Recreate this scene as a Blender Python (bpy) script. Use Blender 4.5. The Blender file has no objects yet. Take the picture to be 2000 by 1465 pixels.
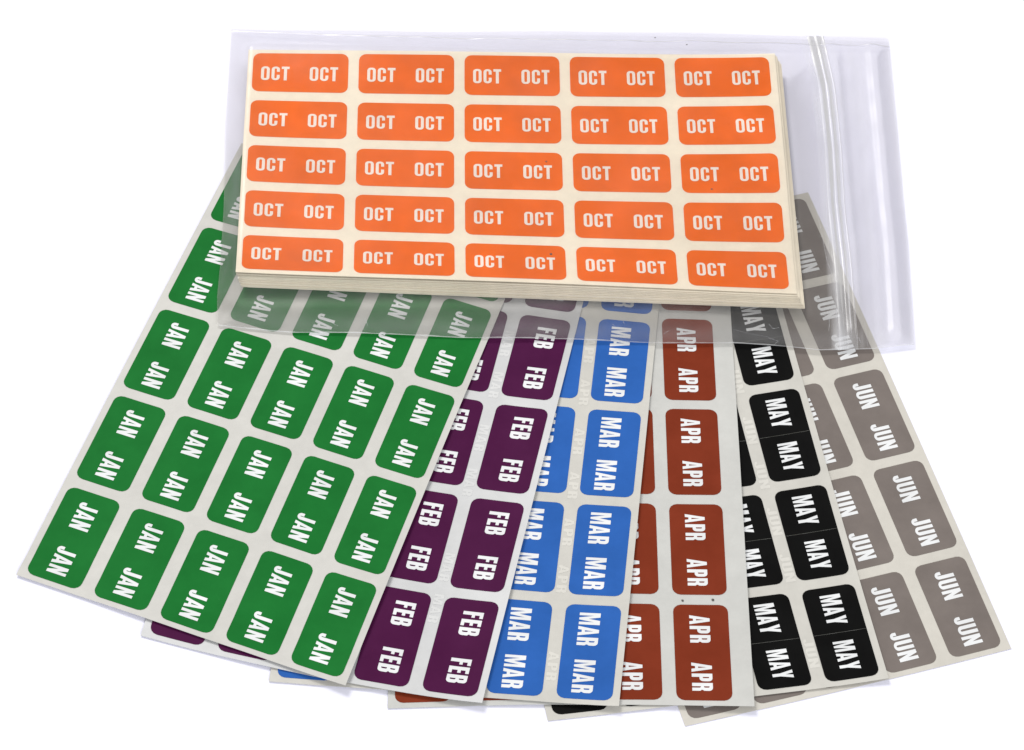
import bpy, math, random
import numpy as np
from mathutils import Vector, Matrix
from mathutils.geometry import tessellate_polygon

sc = bpy.context.scene
COL = sc.collection
random.seed(7)
CM = 0.01                                   # everything below is measured in centimetres

# ------------------------------------------------------------------ measured layout of the place
K = {"C": [-0.0, -39.6051275503297, 54.403275779611036], "fw": [0.0, 0.5885517532930337, -0.808459543635732], "r2": [0.9955259254295017, 0.07639036559105387, 0.05561154414866811], "u2": [-0.0944887919159417, 0.8048424353502748, 0.5859185288602031], "f": 5242.758928079189, "pose": {"JAN": [-7.533705704240908, 6.385739161959494, -1.8130751859982814], "FEB": [-6.027237790393109, 5.483560230627153, -1.7010286982997747], "MAR": [-4.357290496523697, 5.040009762868753, -1.6029519372986212], "APR": [-3.064955715312694, 4.568909190608681, -1.4958413615026869], "MAY": [-1.8242919189429088, 3.9090658399486964, -1.3205770646692125], "JUN": [-0.06131903593118823, 3.8876619630967615, -1.2156688859577074], "OCT": [-7.077075317141105, 1.819683792436558, 0.0931006508127456]}, "L": 2.86, "l": 2.578516392383665, "S": 1.6313576763062365, "s": 1.3052125939427655, "co": {"JAN": [[-0.11289, 0.00623], [0.06411, 0.0606], [0.01529, -0.05857], [0.02877, 0.02237], [0.0243, 0.0169], [0.04679, 0.02579]], "FEB": [[0.08676, 0.03301], [0.00072, -0.00584], [-0.1084, -0.02593], [-0.01517, -0.01365], [0.00416, -0.01268], [0.0034, -0.00254]], "MAR": [[0.15714, 0.02263], [-0.13632, -0.0276], [0.00069, 0.00606], [-0.03261, 0.00151], [-0.03122, -0.015], [-0.04185, -0.00066]], "APR": [[0.08635, 0.0287], [-0.13992, -0.02776], [0.06888, -0.00421], [-0.0938, -0.0115], [0.01862, 0.01181], [0.02169, 0.00259]], "MAY": [[0.09758, -0.0125], [-0.07026, 0.01169], [-0.01484, -0.00189], [0.05277, -0.00685], [0.11184, -0.04693], [-0.21788, 0.06074]], "JUN": [[0.06432, -0.02549], [-0.04419, 0.01595], [-0.02728, 0.0178], [0.00521, 0.01727], [0.02435, -0.01935], [-0.008, -0.02045]], "OCT": [-0.00924, -0.00073, 0.01375, -0.08485, 0.09645, 0.00032, 0.03263, -0.02114, -0.0279, 0.03068, 0.04955, -0.09751, 0.02387, 0.04301, 0.06996, -0.01314, -0.10106, 0.00928, -0.06991, 0.00383, 0.1113, -0.01705, 0.00102, 0.00706, 0.11313, 0.01738, 0.01524]}, "bag": {"top": [[-8.5462, 10.7038], [-2.9959, 11.3167], [0.5128, 11.7904], [4.0514, 12.1806], [7.4696, 12.5061], [9.5504, 12.6972]], "right": [[9.5504, 12.6972], [9.6599, 10.9998], [9.7978, 8.9278], [9.9294, 6.7281], [10.0248, 5.427], [10.143, 2.0757]], "bottom": [[-7.5018, 0.5645], [-5.648, 0.535], [-4.2662, 0.6603], [-2.6597, 0.7581], [-1.371, 0.8067], [1.6783, 1.1038], [3.7904, 1.2709], [5.5048, 1.5023], [6.85, 1.5861], [7.7012, 1.5881], [9.1032, 1.8086], [10.143, 2.0757]], "left": [[-8.5462, 10.7038], [-8.2102, 7.0987], [-7.8859, 4.4974], [-7.6972, 2.4974], [-7.6373, 1.5189], [-7.5018, 0.5645]]}, "ZOCT": 0.49, "zip": [[7.4696, 12.5061], [7.7997, 10.4793], [7.9818, 8.2767], [8.0715, 6.259], [8.2554, 4.3216], [8.3263, 3.0646], [8.435, 1.7068]], "specks": {"APR": [[11.302, 7.487], [11.33, 6.762], [12.776, 7.424]], "OCT": [[7.926, 0.99], [7.879, 4.259], [12.216, 3.388]]}, "bagspecks": [[3.0547, 11.8383], [3.9324, 11.5655], [-0.7199, 11.1773]], "creases": [[[7.972, 4.713], [8.043, 4.038], [8.087, 3.199], [8.144, 2.374], [8.225, 1.792]], [[8.829, 2.596], [8.881, 2.224], [8.933, 1.87]], [[5.495, 1.844], [5.863, 1.808], [6.388, 1.766], [6.625, 1.701]], [[6.389, 1.733], [6.651, 1.705], [6.549, 1.593]], [[-7.295, 0.569], [-7.149, 0.633], [-7.06, 0.741]], [[7.529, 6.044], [7.699, 5.194], [7.84, 4.351], [7.976, 3.944]]], "topseam": [[-8.519, 10.611], [-5.064, 10.809], [-2.966, 11.003], [0.541, 11.359], [4.067, 11.756], [7.616, 12.137], [9.57, 12.369]], "sh": {"BL": [0.14942383649513946, -0.16074818023347823], "BR": [0.21930180722020332, -0.25009443621050564], "TR": [0.21047176420455038, -0.11135185984465323]}, "glints": [[[7.619, 5.113], [7.727, 5.093]], [[7.667, 2.539], [7.905, 2.564]], [[7.919, 2.475], [7.933, 2.311], [7.921, 2.144]], [[8.618, 2.109], [8.671, 1.984]], [[8.697, 2.053], [8.75, 1.929]], [[-4.749, 0.918], [-4.478, 0.817]], [[-3.82, 1.076], [-3.735, 0.89]], [[2.405, 1.592], [2.472, 1.568]], [[2.658, 1.758], [2.704, 1.634]], [[3.727, 1.523], [3.854, 1.621]], [[6.381, 2.126], [6.488, 2.01], [6.645, 2.065]]]}

# ------------------------------------------------------------------ camera, world, lamps
cam_d = bpy.data.cameras.new('camera'); cam = bpy.data.objects.new('camera', cam_d); COL.objects.link(cam)
fw = Vector(K['fw']); rt = Vector(K['r2']); up = Vector(K['u2'])
m = Matrix((rt, up, -fw)).transposed().to_4x4(); m.translation = Vector(K['C']) * CM
cam.matrix_world = m
cam_d.sensor_width = 36; cam_d.lens = 36 * K['f'] / 2000
cam_d.clip_start = 0.01; cam_d.clip_end = 50
sc.camera = cam
sc.view_settings.view_transform = 'Standard'; sc.view_settings.look = 'None'
sc.view_settings.exposure = 0; sc.view_settings.gamma = 1
w = bpy.data.worlds.new('World'); sc.world = w; w.use_nodes = True
w.node_tree.nodes['Background'].inputs[0].default_value = (1, 0.985, 0.97, 1)
w.node_tree.nodes['Background'].inputs[1].default_value = 0.55

def area(name, loc, target, size, power, colour):
    l = bpy.data.lights.new(name, 'AREA'); l.shape = 'RECTANGLE'; l.size, l.size_y = size; l.energy = power; l.color = colour
    o = bpy.data.objects.new(name, l); COL.objects.link(o); o.location = loc
    o.rotation_euler = (Vector(target) - Vector(loc)).to_track_quat('-Z', 'Y').to_euler()
area('key_softbox', (-0.50, 0.74, 1.12), (0, 0.05, 0), (0.5, 0.5), 14.0, (1, 0.985, 0.96))
area('fill_softbox', (0.35, -1.15, 0.75), (0, 0.02, 0), (0.9, 0.7), 12.5, (0.96, 0.98, 1))

# ------------------------------------------------------------------ materials
def nodes(name):
    mt = bpy.data.materials.new(name); mt.use_nodes = True
    nt = mt.node_tree; b = nt.nodes['Principled BSDF']
    return mt, nt, b, nt.nodes, nt.links

def noise(nt, scale, detail=4, rough=.6, vec=None, dim='3D'):
    n = nt.nodes.new('ShaderNodeTexNoise'); n.inputs['Scale'].default_value = scale
    n.inputs['Detail'].default_value = detail; n.inputs['Roughness'].default_value = rough
    if vec is None:
        g = nt.nodes.new('ShaderNodeNewGeometry'); vec = g.outputs['Position']
    nt.links.new(vec, n.inputs['Vector']); return n

def ramp(nt, src, stops):
    r = nt.nodes.new('ShaderNodeValToRGB'); e = r.color_ramp.elements
    while len(e) < len(stops): e.new(.5)
    for k, (p, c) in enumerate(stops): e[k].position = p; e[k].color = c if len(c) == 4 else (*c, 1)
    nt.links.new(src, r.inputs[0]); return r

def bump(nt, b, src, strength, dist):
    n = nt.nodes.new('ShaderNodeBump'); n.inputs['Strength'].default_value = strength; n.inputs['Distance'].default_value = dist
    nt.links.new(src, n.inputs['Height']); nt.links.new(n.outputs[0], b.inputs['Normal']); return n

def paper(name, c, see=0.08, rough=.5, spec=.2):
    """release paper: fine fibre mottling, faint sheen, a little show-through"""
    mt, nt, b, N, L = nodes(name)
    n = noise(nt, 260, 6, .7); n2 = noise(nt, 28, 3, .5)
    mx = N.new('ShaderNodeMix'); mx.data_type = 'FLOAT'; mx.inputs[0].default_value = .5
    L.new(n.outputs[0], mx.inputs[2]); L.new(n2.outputs[0], mx.inputs[3])
    r = ramp(nt, mx.outputs[0], [(.3, [x * .90 for x in c]), (.7, [min(1, x * 1.08) for x in c])])
    L.new(r.outputs[0], b.inputs['Base Color'])
    b.inputs['Roughness'].default_value = rough; b.inputs['Specular IOR Level'].default_value = spec
    bs = N.new('ShaderNodeBump'); bs.inputs['Strength'].default_value = .35; bs.inputs['Distance'].default_value = .0015; L.new(n2.outputs[0], bs.inputs['Height'])
    bb = bump(nt, b, n.outputs[0], .15, .0001); L.new(bs.outputs[0], bb.inputs['Normal'])
    if see:
        t = N.new('ShaderNodeBsdfTransparent'); ms = N.new('ShaderNodeMixShader'); ms.inputs[0].default_value = see
        L.new(b.outputs[0], ms.inputs[1]); L.new(t.outputs[0], ms.inputs[2]); L.new(ms.outputs[0], N['Material Output'].inputs[0])
    return mt

def ink(name, c, rough=.5, spec=.035, glint=.0):
    """printed coloured label stock: slight uneven ink, pinholes and soft gloss"""
    mt, nt, b, N, L = nodes(name)
    n = noise(nt, 90, 5, .65); r = ramp(nt, n.outputs[0], [(.3, [x * .90 for x in c]), (.72, [min(1, x * 1.10 + .002) for x in c])])
    v = noise(nt, 700, 2, .5); d = ramp(nt, v.outputs[0], [(.80, (0, 0, 0)), (.84, (1, 1, 1))])
    mx = N.new('ShaderNodeMix'); mx.data_type = 'RGBA'; mx.inputs[7].default_value = (*[min(1, x * 1.3 + .05) for x in c], 1)
    L.new(d.outputs[0], mx.inputs[0]); L.new(r.outputs[0], mx.inputs[6]); L.new(mx.outputs[2], b.inputs['Base Color'])
    b.inputs['Roughness'].default_value = rough; b.inputs['Specular IOR Level'].default_value = spec
    n3 = noise(nt, 12, 3, .5); bump(nt, b, n3.outputs[0], .25, .0006)
    return mt

M = {}
M['paper_cool'] = paper('release_paper', (.555, .545, .515))
M['paper_feb'] = paper('release_paper_silky', (.565, .57, .575), .14, .38, .45)
M['paper_warm'] = paper('release_paper_warm', (.57, .556, .515), .12)
M['paper_grey'] = paper('release_paper_grey', (.55, .55, .528), .12)
M['paper_jun'] = paper('release_paper_buff', (.58, .556, .505))
M['paper_oct'] = paper('release_paper_cream', (.77, .70, .575), 0)
M['green'] = ink('green_label', (.006, .136, .021))
M['plum'] = ink('plum_label', (.058, .005, .042))
M['blue'] = ink('blue_label', (.022, .102, .37))
M['rust'] = ink('rust_label', (.178, .027, .010))
M['black'] = ink('black_label', (.003, .003, .003))
M['grey'] = ink('grey_label', (.170, .146, .134))
M['orange'] = ink('orange_label', (.73, .128, .002))
M['letter'] = ink('white_print', (.68, .69, .70))
M['letter_oct'] = ink('cream_print', (.76, .70, .63))
M['score'] = ink('score_line_edge', (.035, .035, .028), .3, .6)
M['speck'] = ink('dust_speck', (.09, .085, .08))
for k, c in (('FEB', (.583, .586, .585)), ('MAR', (.576, .562, .520)), ('MAY', (.581, .567, .526))): M['ghost' + k] = paper('show_through_' + k, c, 0)

def film(name, tint, haze, hcol, bumps, ior_w=.5, rough=.12, through=.45):
    mt, nt, b, N, L = nodes(name)
    N.remove(b)
    t = N.new('ShaderNodeBsdfTransparent'); t.inputs[0].default_value = (*tint, 1)
    df = N.new('ShaderNodeBsdfDiffuse'); df.inputs[0].default_value = (*hcol, 1)
    gl = N.new('ShaderNodeBsdfGlossy'); gl.inputs['Roughness'].default_value = rough; gl.inputs[0].default_value = (1, 1, 1, 1)
    n = noise(nt, 55, 4, .55)
    nb = noise(nt, 17, 3, .5); av = N.new('ShaderNodeMath'); av.operation = 'ADD'; L.new(n.outputs[0], av.inputs[0]); L.new(nb.outputs[0], av.inputs[1])
    av2 = N.new('ShaderNodeMath'); av2.operation = 'MULTIPLY'; av2.inputs[1].default_value = .5; L.new(av.outputs[0], av2.inputs[0])
    rr = ramp(nt, av2.outputs[0], [(.36, (haze * .45,) * 3), (.64, (haze * 1.6,) * 3)])
    m1 = N.new('ShaderNodeMixShader'); 
    at = N.new('ShaderNodeAttribute'); at.attribute_name = 'glare'
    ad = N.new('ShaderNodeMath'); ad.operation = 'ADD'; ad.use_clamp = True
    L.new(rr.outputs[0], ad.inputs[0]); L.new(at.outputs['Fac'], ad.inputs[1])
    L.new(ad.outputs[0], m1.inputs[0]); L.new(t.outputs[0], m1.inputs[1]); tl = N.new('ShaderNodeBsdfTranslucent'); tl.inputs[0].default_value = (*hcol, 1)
    hz = N.new('ShaderNodeMixShader'); hz.inputs[0].default_value = through; L.new(df.outputs[0], hz.inputs[1]); L.new(tl.outputs[0], hz.inputs[2])
    L.new(hz.outputs[0], m1.inputs[2])
    fr = N.new('ShaderNodeFresnel'); fr.inputs[0].default_value = 1.4
    mu = N.new('ShaderNodeMath'); mu.operation = 'MULTIPLY'; mu.inputs[1].default_value = ior_w; L.new(fr.outputs[0], mu.inputs[0])
    m2 = N.new('ShaderNodeMixShader'); L.new(mu.outputs[0], m2.inputs[0]); L.new(m1.outputs[0], m2.inputs[1]); L.new(gl.outputs[0], m2.inputs[2])
    n2 = noise(nt, 35, 3, .5); bp = N.new('ShaderNodeBump'); bp.inputs['Strength'].default_value = bumps; bp.inputs['Distance'].default_value = .002
    L.new(n2.outputs[0], bp.inputs['Height'])
    for q in (df, gl, fr): L.new(bp.outputs[0], q.inputs['Normal'])
    L.new(m2.outputs[0], N['Material Output'].inputs[0])
    return mt
M['film'] = film('clear_polythene_front', (.985, .983, .98), .024, (.955, .955, .98), .26, .5, .22, .25)
M['film_back'] = film('clear_polythene_back', (.952, .950, .952), .095, (.88, .87, .85), .2, .25, .2)
M['zip'] = film('zip_ribs_plastic', (.975, .98, .99), .10, (.95, .96, .99), .05, .7, .25, .15)
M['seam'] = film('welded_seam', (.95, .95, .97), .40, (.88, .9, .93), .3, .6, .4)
M['seam_dim'] = film('crimped_seam', (.93, .93, .96), .10, (.8, .8, .88), .3, .8, .3)

mt, nt, b, N, L = nodes('white_table'); M['table'] = mt
n = noise(nt, 40, 4, .5); r = ramp(nt, n.outputs[0], [(.3, (.785, .785, .90)), (.7, (.805, .805, .92))]); L.new(r.outputs[0], b.inputs['Base Color'])
b.inputs['Roughness'].default_value = .6; b.inputs['Specular IOR Level'].default_value = .2

# ------------------------------------------------------------------ object helpers
def mesh_obj(name, verts, faces, mat, parent=None, smooth=True):
    me = bpy.data.meshes.new(name); me.from_pydata([tuple(v) for v in (np.asarray(verts) * CM)], [], faces)
    me.materials.append(mat)
    if smooth: me.polygons.foreach_set('use_smooth', [True] * len(me.polygons))
    me.update(); o = bpy.data.objects.new(name, me); COL.objects.link(o)
    if parent is not None:
        o.parent = parent; base = Vector(parent.get('base', (0, 0, 0)))
        root = parent
        off = Vector((0, 0, 0))
        while root is not None: off += Vector(root.location); root = root.parent
        me.transform(Matrix.Translation(-off))
    return o

def empty(name, loc, label, cat, group=None):
    o = bpy.data.objects.new(name, None); o.empty_display_size = .01; COL.objects.link(o); o.location = Vector(loc) * CM
    o['label'] = label; o['category'] = cat
    if group: o['group'] = group
    return o

def grid_faces(nx, ny, off=0, flip=False):
    f = []
    for i in range(nx - 1):
        for j in range(ny - 1):
            q = (off + i * ny + j, off + (i + 1) * ny + j, off + (i + 1) * ny + j + 1, off + i * ny + j + 1)
            f.append(q[::-1] if flip else q)
    return f

def slab(P, Q):
    """closed slab from a top grid P and a bottom grid Q (nx,ny,3)"""
    nx, ny = P.shape[:2]; n = nx * ny
    v = np.concatenate([P.reshape(-1, 3), Q.reshape(-1, 3)] * 2); f = grid_faces(nx, ny) + grid_faces(nx, ny, n, True)
    ring = [i * ny for i in range(nx)] + [(nx - 1) * ny + j for j in range(1, ny)] + [i * ny + ny - 1 for i in range(nx - 2, -1, -1)] + [j for j in range(ny - 2, 0, -1)]
    for a, c in zip(ring, ring[1:] + ring[:1]): f.append((c + 2 * n, a + 2 * n, a + 3 * n, c + 3 * n))
    return v, f

# ------------------------------------------------------------------ shape of the paper sheets
ORD = ['JUN', 'MAY', 'APR', 'MAR', 'FEB', 'JAN']
RECT = {n: [-.14, 14.15, -.16, 8.0] for n in ORD + ['OCT']}; RECT['APR'][3] = 8.33; RECT['OCT'] = [-.14, 14.2, -.16, 7.95]
FE, DZ, EPS = 2.0, .04, .006

def inv(n, X, Y):
    x, y, t = K['pose'][n]; a = X - x; b = Y - y
    return a * np.cos(t) + b * np.sin(t), -a * np.sin(t) + b * np.cos(t)

def rect_dist(n, X, Y):
    U, V = inv(n, X, Y); R = RECT[n]
    dx = np.maximum(np.maximum(R[0] - U, U - R[1]), 0); dy = np.maximum(np.maximum(R[2] - V, V - R[3]), 0)
    return np.sqrt(dx * dx + dy * dy)

def supp(n, X, Y):
    q = np.clip(1 - rect_dist(n, X, Y) / FE, 0, 1); return q * q * (3 - 2 * q)

def zs(n, X, Y):
    k = ORD.index(n); z = .02 + EPS * k + 0 * X
    for mth in ORD[:k]: z = z + DZ * supp(mth, X, Y)
    return z

def basis(U, V, deg):
    a = U / 7 - 1; b = V / 3.5 - 1
    return np.stack([a ** i * b ** j for i in range(deg + 1) for j in range(deg + 1 - i)], -1)

def oct_top(U, V): return K['ZOCT'] + basis(U, V, 4) @ np.array(K['co']['OCT'][:15])

def WP(n, U, V, dz=0.):
    """sheet coordinates (cm along, cm up) -> place"""
    U = np.asarray(U, float); V = np.asarray(V, float); B = basis(U, V, 2); x, y, t = K['pose'][n]
    c = np.array(K['co'][n][15:]).reshape(6, 2) if n == 'OCT' else np.array(K['co'][n])
    D = B @ c; A = U + D[..., 0]; C_ = V + D[..., 1]
    X = x + A * np.cos(t) - C_ * np.sin(t); Y = y + A * np.sin(t) + C_ * np.cos(t)
    Z = oct_top(U, V) if n == 'OCT' else zs(n, X, Y)
    if n in ('FEB', 'MAR', 'JAN', 'APR', 'MAY'): Z = Z + .075 * np.clip((V - 6) / 2, 0, 1.1) ** 2 * np.clip((U - 3) / 4, 0, 1)
    if n == 'JAN': Z = Z - .014 * np.exp(-((U - 13.58 + .03 * V) / .17) ** 2) + .02 * np.clip((U - 13.4) / .8, 0, 1)
    return np.stack([X, Y, Z + dz], -1)

# ------------------------------------------------------------------ condensed bold capitals
def arc(cx, cy, rx, ry, a0, a1, n=6):
    return [(cx + rx * math.cos(math.radians(a0 + (a1 - a0) * k / n)), cy + ry * math.sin(math.radians(a0 + (a1 - a0) * k / n))) for k in range(n + 1)]
def rrect(x0, y0, x1, y1, rx, ry, n=6):
    return arc(x1 - rx, y1 - ry, rx, ry, 0, 90, n) + arc(x0 + rx, y1 - ry, rx, ry, 90, 180, n) + arc(x0 + rx, y0 + ry, rx, ry, 180, 270, n) + arc(x1 - rx, y0 + ry, rx, ry, 270, 360, n)
G = {}
G['J'] = (.42, [[(.22, 1), (.42, 1)] + [(.42, .22)] + arc(.21, .19, .21, .19, 0, -180, 10) + [(0, .34), (.18, .34), (.18, .2)] + arc(.2, .19, .022, .05, 180, 360, 4) + [(.222, .2)]])
G['A'] = (.56, [[(0, 0), (.185, 1), (.375, 1), (.56, 0), (.375, 0), (.348, .18), (.212, .18), (.185, 0)], [(.236, .33), (.324, .33), (.28, .74)]])
G['N'] = (.52, [[(0, 0), (0, 1), (.19, 1), (.345, .50), (.345, 1), (.52, 1), (.52, 0), (.345, 0), (.175, .52), (.175, 0)]])
G['F'] = (.38, [[(0, 0), (0, 1), (.38, 1), (.38, .83), (.2, .83), (.2, .6), (.35, .6), (.35, .44), (.2, .44), (.2, 0)]])
G['E'] = (.39, [[(0, 0), (0, 1), (.38, 1), (.38, .83), (.2, .83), (.2, .6), (.36, .6), (.36, .44), (.2, .44), (.2, .17), (.39, .17), (.39, 0)]])
G['B'] = (.48, [[(0, 0), (0, 1), (.28, 1)] + arc(.30, .83, .155, .17, 80, 0, 4) + [(.455, .66)] + arc(.35, .64, .105, .1, -10, -60, 3) + arc(.37, .42, .11, .09, 60, 0, 3) + arc(.31, .19, .17, .19, 0, -90, 5), [(.2, .6), (.2, .84), (.25, .84), (.275, .8), (.275, .64), (.25, .6)], [(.2, .16), (.2, .44), (.25, .44), (.285, .4), (.285, .2), (.25, .16)]])
G['M'] = (.70, [[(0, 0), (0, 1), (.25, 1), (.35, .44), (.45, 1), (.7, 1), (.7, 0), (.54, 0), (.54, .70), (.41, 0), (.29, 0), (.16, .70), (.16, 0)]])
G['R'] = (.48, [[(0, 0), (0, 1), (.28, 1)] + arc(.29, .81, .18, .19, 85, 0, 5) + [(.47, .66)] + arc(.35, .6, .115, .1, 0, -55, 3) + arc(.34, .36, .13, .1, 60, 0, 3) + [(.47, 0), (.285, 0), (.285, .36), (.25, .42), (.2, .42), (.2, 0)], [(.2, .57), (.2, .84), (.25, .84), (.28, .8), (.28, .61), (.25, .57)]])
G['P'] = (.46, [[(0, 0), (0, 1), (.28, 1)] + arc(.28, .80, .18, .2, 90, 0, 5) + arc(.28, .57, .18, .2, 0, -90, 5) + [(.2, .37), (.2, 0)], [(.2, .53), (.2, .84), (.25, .84), (.275, .8), (.275, .57), (.25, .53)]])
G['Y'] = (.54, [[(0, 1), (.2, 1), (.27, .64), (.34, 1), (.54, 1), (.37, .38), (.37, 0), (.17, 0), (.17, .38)]])
G['U'] = (.50, [[(0, 1), (.19, 1), (.19, .2)] + arc(.25, .2, .055, .07, 180, 360, 6) + [(.31, 1), (.5, 1), (.5, .2)] + arc(.25, .2, .25, .2, 0, -180, 12)])
G['O'] = (.48, [rrect(0, 0, .48, 1, .2, .2), rrect(.165, .14, .315, .86, .06, .06, 3)])
G['C'] = (.47, [[(.47, .62), (.47, .8)] + arc(.24, .8, .23, .2, 0, 180, 10) + [(.01, .2)] + arc(.24, .2, .23, .2, 180, 360, 10) + [(.47, .40), (.305, .40), (.305, .2)] + arc(.24, .2, .065, .06, 0, -180, 5) + [(.175, .8)] + arc(.24, .8, .065, .06, 180, 0, 5) + [(.305, .62)]])
G['T'] = (.44, [[(0, 1), (.44, 1), (.44, .83), (.305, .83), (.305, 0), (.135, 0), (.135, .83), (0, .83)]])

def clean(p):
    out = []
    for q in p:
        if not out or abs(q[0] - out[-1][0]) + abs(q[1] - out[-1][1]) > 1e-4: out.append(q)
    if abs(out[0][0] - out[-1][0]) + abs(out[0][1] - out[-1][1]) < 1e-4: out.pop()
    return out

def split_long(V, F, lim):
    """halve triangles on their longest edge until short enough to follow the bend"""
    V = list(V); work = list(F); done = []; mid = {}
    while work:
        a, b_, c = work.pop(); e = [(a, b_, c), (b_, c, a), (c, a, b_)]
        l2 = [(V[p][0] - V[q][0]) ** 2 + (V[p][1] - V[q][1]) ** 2 for p, q, _ in e]; k = l2.index(max(l2))
        if l2[k] < lim * lim: done.append((a, b_, c)); continue
        p, q, r_ = e[k]; key = (min(p, q), max(p, q))
        if key not in mid: mid[key] = len(V); V.append(((V[p][0] + V[q][0]) / 2, (V[p][1] + V[q][1]) / 2))
        mm = mid[key]; work += [(p, mm, r_), (mm, q, r_)]
    return V, done

def word_flat(word, gap=.095):
    V = []; F = []; x = 0
    for ch in word:
        wd, loops = G[ch]; loops = [clean(l) for l in loops]
        pts = [[Vector((a, b_, 0)) for a, b_ in l] for l in loops]; tri = tessellate_polygon(pts)
        flat = [(x + a, b_) for l in loops for a, b_ in l]; o = len(V); V += flat
        for t in tri:
            a, b_, c = [flat[k] for k in t]
            ar = (b_[0] - a[0]) * (c[1] - a[1]) - (c[0] - a[0]) * (b_[1] - a[1])
            if abs(ar) < 1e-9: continue
            F.append(tuple(o + k for k in (t if ar > 0 else t[::-1])))
        x += wd + gap
    wtot = x - gap
    return [(a / wtot, b_) for a, b_ in V], F

WORDS = {}
for wd in ('JAN', 'FEB', 'MAR', 'APR', 'MAY', 'JUN', 'OCT'): WORDS[wd] = word_flat(wd, .10)
# where the two words sit on a sticker: start/end along it (fractions), baseline and cap height
TXT = {'JAN': (.122, .41, .625, .915, .32, .675), 'FEB': (.127, .382, .627, .882, .385, .76), 'MAR': (.086, .437, .59, .938, .258, .638),
       'APR': (.113, .405, .612, .905, .288, .658), 'MAY': (.087, .408, .591, .905, .312, .692), 'JUN': (.114, .418, .613, .919, .32, .68), 'OCT': (.09, .385, .598, .893, .30, .66)}

PL, Pl, PS, Ps = K['L'], K['l'], K['S'], K['s']
RC = .20
US = [0, .02, .07, .13, RC] + [RC + (Pl - 2 * RC) * k / 14 for k in range(1, 14)] + [Pl - RC, Pl - .13, Pl - .07, Pl - .02, Pl]
def sticker(n, ui, vj, colour, parent, lift):
    u0, v0 = ui * PL, vj * PS; NV = 6
    top = []
    for a in US:
        e = RC - a if a < RC else (a - (Pl - RC) if a > Pl - RC else 0)
        ins = RC - math.sqrt(max(0, RC * RC - e * e)); ins = min(ins, RC * .98)
        top.append([(u0 + a, v0 + ins + (Ps - 2 * ins) * k / NV) for k in range(NV + 1)])
    A = np.array(top); P = WP(n, A[..., 0], A[..., 1], lift); Q = WP(n, A[..., 0], A[..., 1], .001)
    v, f = slab(P, Q); o = mesh_obj('sticker', v, f, colour, parent, False)
    for k in (0, 2):
        a0, a1, b0, b1 = TXT[n][k] * Pl, TXT[n][k + 1] * Pl, TXT[n][4] * Ps, TXT[n][5] * Ps
        Vf, Ff = WORDS[n]; Vf = [(u0 + a0 + a * (a1 - a0), v0 + b0 + b_ * (b1 - b0)) for a, b_ in Vf]
        Vf, Ff = split_long(Vf, Ff, .10 if n == 'JAN' and ui == 4 else .30); A = np.array(Vf)
        if n == 'OCT' or True: wob = 0
        mesh_obj('lettering', WP(n, A[:, 0], A[:, 1], lift + .004), Ff, M['letter_oct'] if n == 'OCT' else M['letter'], o, False)
    if n == 'MAY':
        A = np.array([[(u0 + Pl * .497 + d, v0 + .02 + (Ps - .04) * k / 8) for k in range(9)] for d in (-.006, 0, .006)])
        P = WP(n, A[..., 0], A[..., 1], lift + .002); P[1, :, 2] += .006 + .004 * np.sin(np.arange(9) * 2.1 + ui + vj)
        mesh_obj('score_line', P.reshape(-1, 3), grid_faces(3, 9), M['score'], o)
    return o

def build_sheet(n, pap, colour, label, group, visible):
    R = RECT[n]; org = WP(n, R[0], R[2])
    root = empty('label_sheet', org, label, 'label sheet', group)
    nx, ny = 90, 52
    U, V = np.meshgrid(np.linspace(R[0], R[1], nx), np.linspace(R[2], R[3], ny), indexing='ij')
    v, f = slab(WP(n, U, V), WP(n, U, V, -.011)); mesh_obj('backing_paper', v, f, pap, root)
    for ui in range(5):
        for vj in range(5):
            if visible(ui, vj): sticker(n, ui, vj, colour, root, .008)
    below = {'FEB': 'MAR', 'MAR': 'APR', 'MAY': 'JUN'}.get(n)
    if below:                               # faint print of the sheet beneath showing through the gutter
        Vf, Ff = WORDS[below]
        for ui in range(5):
            for a0 in ((.10, .56), (.13, .60), (.56,), (.08,), (.12, .58))[(ui + len(Vf)) % 5]:
                pts = [(ui * PL + a0 * PL + .35 * math.sin(ui) + a * .80, 3 * PS + Ps + .045 + b_ * .24) for a, b_ in Vf]
                Vs, Fs = split_long(pts, Ff, .25); A = np.array(Vs)
                mesh_obj('show_through_print', WP(n, A[:, 0], A[:, 1], .003), Fs, M['ghost' + n], root, False)
    return root

fan = 'month label sheets fanned out under the bag'
build_sheet('JUN', M['paper_jun'], M['grey'], 'buff sheet of grey JUN stickers at the bottom of the fan, farthest right', fan, lambda u, v: True)
build_sheet('MAY', M['paper_warm'], M['black'], 'sheet of black MAY stickers between the brown APR and grey JUN sheets', fan, lambda u, v: True)
build_sheet('APR', M['paper_grey'], M['rust'], 'sheet of rust brown APR stickers with a wide blank right margin', fan, lambda u, v: True)
build_sheet('MAR', M['paper_warm'], M['blue'], 'sheet of blue MAR stickers between the purple and brown ones', fan, lambda u, v: True)
build_sheet('FEB', M['paper_feb'], M['plum'], 'sheet of dark purple FEB stickers just beneath the green JAN sheet', fan, lambda u, v: True)
build_sheet('JAN', M['paper_cool'], M['green'], 'sheet of green JAN stickers on top of the fan at left', fan, lambda u, v: True)

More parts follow.
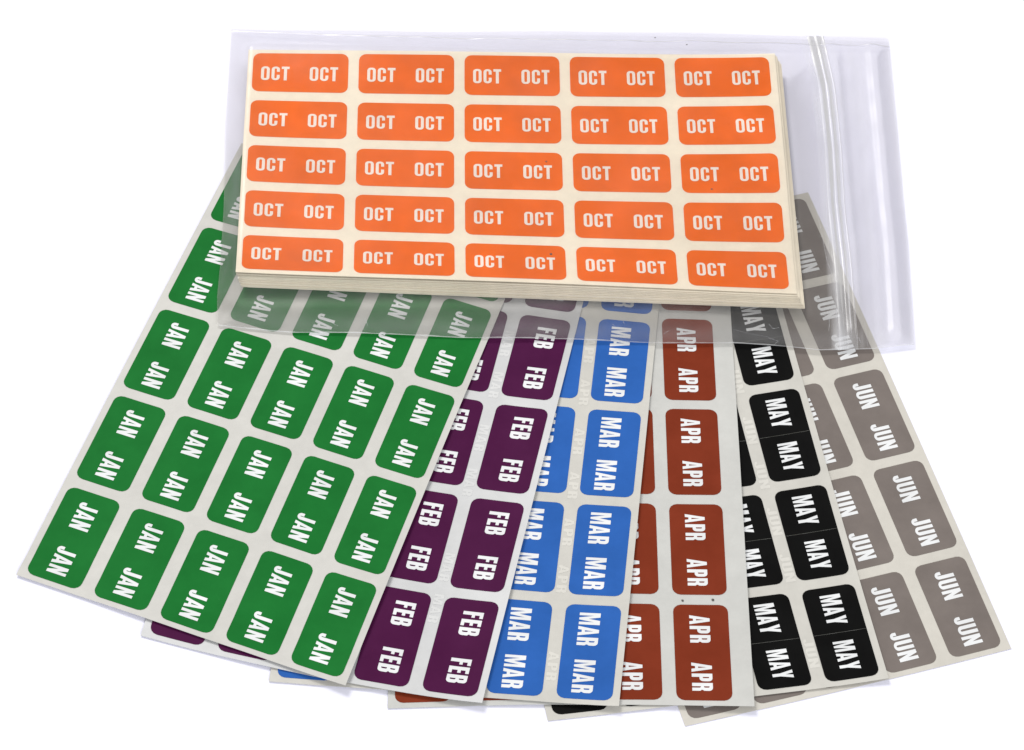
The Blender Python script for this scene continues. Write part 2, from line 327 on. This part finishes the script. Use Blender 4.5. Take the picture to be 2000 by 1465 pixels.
# ------------------------------------------------------------------ the stack of sheets inside the bag
build_sheet('OCT', M['paper_oct'], M['orange'], 'cream sheet of orange OCT stickers on top of the stack in the clear bag', None, lambda u, v: True)
NB = 9; ZB = .33
for k in range(1, NB + 1):
    fr = k / NB; R = RECT['OCT']
    U, V = np.meshgrid(np.linspace(R[0], R[1], 60), np.linspace(R[2], R[3], 34), indexing='ij')
    P = WP('OCT', U, V); t = K['pose']['OCT'][2]
    a = (U - R[0]) / (R[1] - R[0]); b = (V - R[2]) / (R[3] - R[2]); H = K['sh']
    bl, br, tr = H['BL'], H['BR'], H['TR']; tl = (bl[0] + tr[0] - br[0], bl[1] + tr[1] - br[1])
    g = fr ** .9; j1, j2 = random.uniform(-.02, .02), random.uniform(-.018, .018)
    if k == NB: j1 = j2 = 0
    su = ((bl[0] * (1 - a) + br[0] * a) * (1 - b) + (tl[0] * (1 - a) + tr[0] * a) * b) * g + j1
    sv = ((bl[1] * (1 - a) + br[1] * a) * (1 - b) + (tl[1] * (1 - a) + tr[1] * a) * b) * g + j2
    P[..., 0] += su * math.cos(t) - sv * math.sin(t); P[..., 1] += su * math.sin(t) + sv * math.cos(t)
    gap = (P[..., 2] - ZB) / NB
    P[..., 2] = ZB + gap * (NB - k); Q = P.copy(); Q[..., 2] -= np.maximum(gap * .84, .008)
    P[..., 2] = P[..., 2] + 0
    root = empty('label_sheet', P[0, 0], 'cream edge of a sheet in the middle of the stack under the orange OCT sheet' if k < NB else 'lowest cream sheet of the bagged stack, its right corner sticking out farthest', 'label sheet', 'sheets stacked under the orange OCT sheet')
    v, f = slab(P, Q); mesh_obj('backing_paper', v, f, M['paper_oct'], root)

# ------------------------------------------------------------------ the zip bag
def zback(X, Y):
    z = .03 + EPS * 6 + 0 * X
    for mth in ORD: z = z + DZ * supp(mth, X, Y)
    return z

def along(pl, tt):
    """even walk along a polyline with rounded interpolation"""
    pl = np.array(pl); d = np.concatenate([[0], np.cumsum(np.hypot(*np.diff(pl, axis=0).T))]); d /= d[-1]
    return np.stack([np.interp(tt, d, pl[:, 0]), np.interp(tt, d, pl[:, 1])], -1)

def bag_xy(S, T):
    """S 0..1 left to right, T 0..1 bottom to top (Coons patch of the four measured edges)"""
    b = K['bag']; Bt = along(b['bottom'], S); Tp = along(b['top'], S); Lf = along(b['left'], 1 - T); Rt = along(b['right'], 1 - T)
    P00, P10, P01, P11 = [np.array(q) for q in (b['bottom'][0], b['bottom'][-1], b['top'][0], b['top'][-1])]
    s = S[..., None]; t = T[..., None]
    return (1 - t) * Bt + t * Tp + (1 - s) * Lf + s * Rt - ((1 - s) * (1 - t) * P00 + s * (1 - t) * P10 + (1 - s) * t * P01 + s * t * P11)

ZIPS = .906
def film_back_z(X, Y, S, T):
    return zback(X, Y) + .010 * np.sin(X * 1.3 + Y * .7)

def ridges(S, T):
    """long soft folds running across the mouth of the bag"""
    q = (S - ZIPS) / .094
    g = np.clip((S - .86) / .05, 0, 1)
    return g * (.045 * np.sin(q * 9.5 + .6 + T * .5) + .018 * np.sin(q * 17 + .8 * T + 1) + .007 * np.sin(q * 31 - T))

def film_front_z(X, Y, S, T):
    zb = film_back_z(X, Y, S, T)
    e = np.minimum(np.minimum(S * 18, (1 - S) * 18), np.minimum(T * 10.5, (1 - T) * 10.5))
    U, V = inv('OCT', X, Y); R = RECT['OCT']
    d = rect_dist('OCT', X - .08, Y)
    Uc = np.clip(U, R[0], R[1]); Vc = np.clip(V, R[2], R[3])
    h = oct_top(Uc, Vc) + .035 - zb
    wt = np.where(d < .06, 1, np.clip(e / (e + (d - .06) * 1.6 + 1e-6), 0, 1) * np.clip(1 - (d - .06) / 2.4, 0, 1) ** 1.3)
    out = 1 - np.clip(wt, 0, 1)
    wr = .018 * np.sin(X * 3.1 + 1.5 * np.sin(Y * 2.2)) + .014 * np.sin(Y * 5.3 + X * 1.9) + .010 * np.sin(X * 8.3 - Y * 3.7)
    wr = wr * (1 - .8 * np.clip((S - .79) / .05, 0, 1))
    # pull folds that fan out from the corners of the stack
    for (u, v, a) in ((R[0], R[2], 225), (R[1], R[2], -40), (R[1], R[3], 30), (R[0], R[3], 140)):
        dx, dy = U - u, V - v; rr = np.hypot(dx, dy) + 1e-6; an = np.degrees(np.arctan2(dy, dx)) - a; an = (an + 180) % 360 - 180
        wr = wr + .05 * np.exp(-(an / 9) ** 2) * np.exp(-((rr - .5) / .5) ** 2) + .03 * np.exp(-((an - 28) / 7) ** 2) * np.exp(-((rr - .6) / .5) ** 2)
    edge = np.clip(e / .5, 0, 1)
    return zb + .012 + h * wt + edge * (.05 * out + out * (wr + .02)) + ridges(S, T) * out * edge + .02 * out * edge * np.clip((S - .86) * 12, 0, 1)

NS, NT = 220, 120
S, T = np.meshgrid(np.linspace(0, 1, NS), np.linspace(0, 1, NT), indexing='ij'); XY = bag_xy(S, T)
def near_st(X, Y):
    d = (XY[..., 0][..., None] - X) ** 2 + (XY[..., 1][..., None] - Y) ** 2
    k = d.reshape(-1, len(X)).argmin(0); s, t = S.reshape(-1)[k].copy(), T.reshape(-1)[k].copy()
    for _ in range(3):
        f0 = bag_xy(s, t); fs = (bag_xy(s + 1e-4, t) - f0) / 1e-4; ft = (bag_xy(s, t + 1e-4) - f0) / 1e-4
        ex, ey = X - f0[:, 0], Y - f0[:, 1]; dt = fs[:, 0] * ft[:, 1] - fs[:, 1] * ft[:, 0]
        s = np.clip(s + (ex * ft[:, 1] - ey * ft[:, 0]) / dt, 0, .9998); t = np.clip(t + (fs[:, 0] * ey - fs[:, 1] * ex) / dt, 0, .9998)
    return s, t

zl = [along([K['zip'][0], *K['zip'][1:]], np.array([q]))[0] for q in np.linspace(0, 1, 24)]
bag = empty('zip_bag', (*K['bag']['left'][-1], .5), 'clear plastic zip bag with glare-streaked mouth at right holding the orange OCT stack', 'plastic bag')
Pb = np.stack([XY[..., 0], XY[..., 1], film_back_z(XY[..., 0], XY[..., 1], S, T)], -1)
mesh_obj('back_film', Pb.reshape(-1, 3), grid_faces(NS, NT), M['film_back'], bag)
Pf = np.stack([XY[..., 0], XY[..., 1], film_front_z(XY[..., 0], XY[..., 1], S, T)], -1)
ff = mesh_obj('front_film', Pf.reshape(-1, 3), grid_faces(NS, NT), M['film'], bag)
# glare streaks painted into the film's haze beside the zip and along the lip
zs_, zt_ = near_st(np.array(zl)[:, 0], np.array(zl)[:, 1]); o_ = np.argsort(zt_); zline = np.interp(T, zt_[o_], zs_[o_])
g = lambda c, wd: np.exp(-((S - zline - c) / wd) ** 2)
glare = .34 * g(-.012, .0065) * (1 - .5 * T) + .22 * g(-.004, .012) + .10 * g(.021, .004) + .13 * g(.050, .012) + .08 * g(.075, .006) + .14 * g(-.020, .003)
glare *= .8 + .2 * np.sin(T * 23 + 3 * np.sin(T * 7)); glare += .05 * np.exp(-((T - .02) / .02) ** 2)
ff.data.attributes.new('glare', 'FLOAT', 'POINT').data.foreach_set('value', glare.reshape(-1).astype(np.float32))

def strip(name, line, profile, mat, parent, n=80, lift=.01, jit=0.):
    """band laid on the front film: profile = list of (offset across, height)"""
    tt = np.linspace(0, 1, n); c = along(line, tt); tn = np.gradient(c, axis=0); tn /= np.hypot(*tn.T)[:, None]; nm = np.stack([-tn[:, 1], tn[:, 0]], -1)
    s, t = near_st(c[:, 0], c[:, 1]); rows = []
    wj = 1 + jit * np.sin(tt * 37) * np.cos(tt * 91 + 1)
    for off, h in profile:
        p = c + nm * off * wj[:, None]; s_, t_ = near_st(p[:, 0], p[:, 1])
        rows.append(np.stack([p[:, 0], p[:, 1], film_front_z(p[:, 0], p[:, 1], s, t) + lift + h], -1))
    P = np.array(rows); return mesh_obj(name, P.reshape(-1, 3), grid_faces(len(profile), n), mat, parent)

rib = lambda c, w, h, n=7: [(c + w * (k / (n - 1) - .5), h * math.sin(math.pi * k / (n - 1))) for k in range(n)]
strip('zip_strip', zl, rib(-.13, .16, .022) + [(-.03, .004)] + rib(.06, .15, .026) + [(.17, .004)] + rib(.24, .05, .012, 5), M['zip'], bag)
strip('side_seam', [along(K['bag']['bottom'], np.array([q]))[0] for q in np.linspace(0.002, .998, 160)], [(-.004, 0), (.012, .012), (.024, .0)], M['seam'], bag, 300, .004, .5)
strip('side_seam', K['topseam'], [(-.03, 0), (0, .012), (.03, 0)], M['seam_dim'], bag, 200, .004)
for ln in K['glints']: strip('crease', ln, [(-.005, 0), (0, .006), (.005, 0)], M['seam'], bag, 12, .004, .6)  # small scratch creases, their glints put in as brighter strips
for ln in K['creases']: strip('crease', ln, [(-.006, 0), (0, .006), (.006, 0)], M['seam_dim'], bag, 40, .004, .6)

# ------------------------------------------------------------------ specks of dust
def speck(P, r, parent):
    a = [(P[0] + r * math.cos(q * 1.047) * (1 + .3 * math.sin(q * 3)), P[1] + r * math.sin(q * 1.047), P[2]) for q in range(6)] + [(P[0], P[1], P[2] + r * .4)]
    mesh_obj('speck', a, [(k, (k + 1) % 6, 6) for k in range(6)], M['speck'], parent)
sheets = {o['label'].split('stickers')[0].split()[-1]: o for o in COL.objects if o.name.startswith('label_sheet') and 'stickers' in o['label']}
for (n, q, r) in (('APR', K['specks']['APR'][0], .035), ('APR', K['specks']['APR'][1], .03), ('OCT', K['specks']['OCT'][0], .035), ('OCT', K['specks']['OCT'][1], .025), ('OCT', K['specks']['OCT'][2], .025)):
    speck(WP(n, *q, .014), r, sheets[n])
for q in K['bagspecks'][:2]:
    s, t = near_st(np.array([q[0]]), np.array([q[1]]))
    speck((q[0], q[1], float(film_front_z(np.array(q[0]), np.array(q[1]), s, t)[0]) + .01), .022, bag)

# ------------------------------------------------------------------ the table
me = [(-150, -150, 0), (150, -150, 0), (150, 150, 0), (-150, 150, 0), (-150, -150, -3), (150, -150, -3), (150, 150, -3), (-150, 150, -3)]
tb = mesh_obj('tabletop', me, [(0, 1, 2, 3), (7, 6, 5, 4), (0, 4, 5, 1), (1, 5, 6, 2), (2, 6, 7, 3), (3, 7, 4, 0)], M['table'], None, False)
tb['kind'] = 'structure'
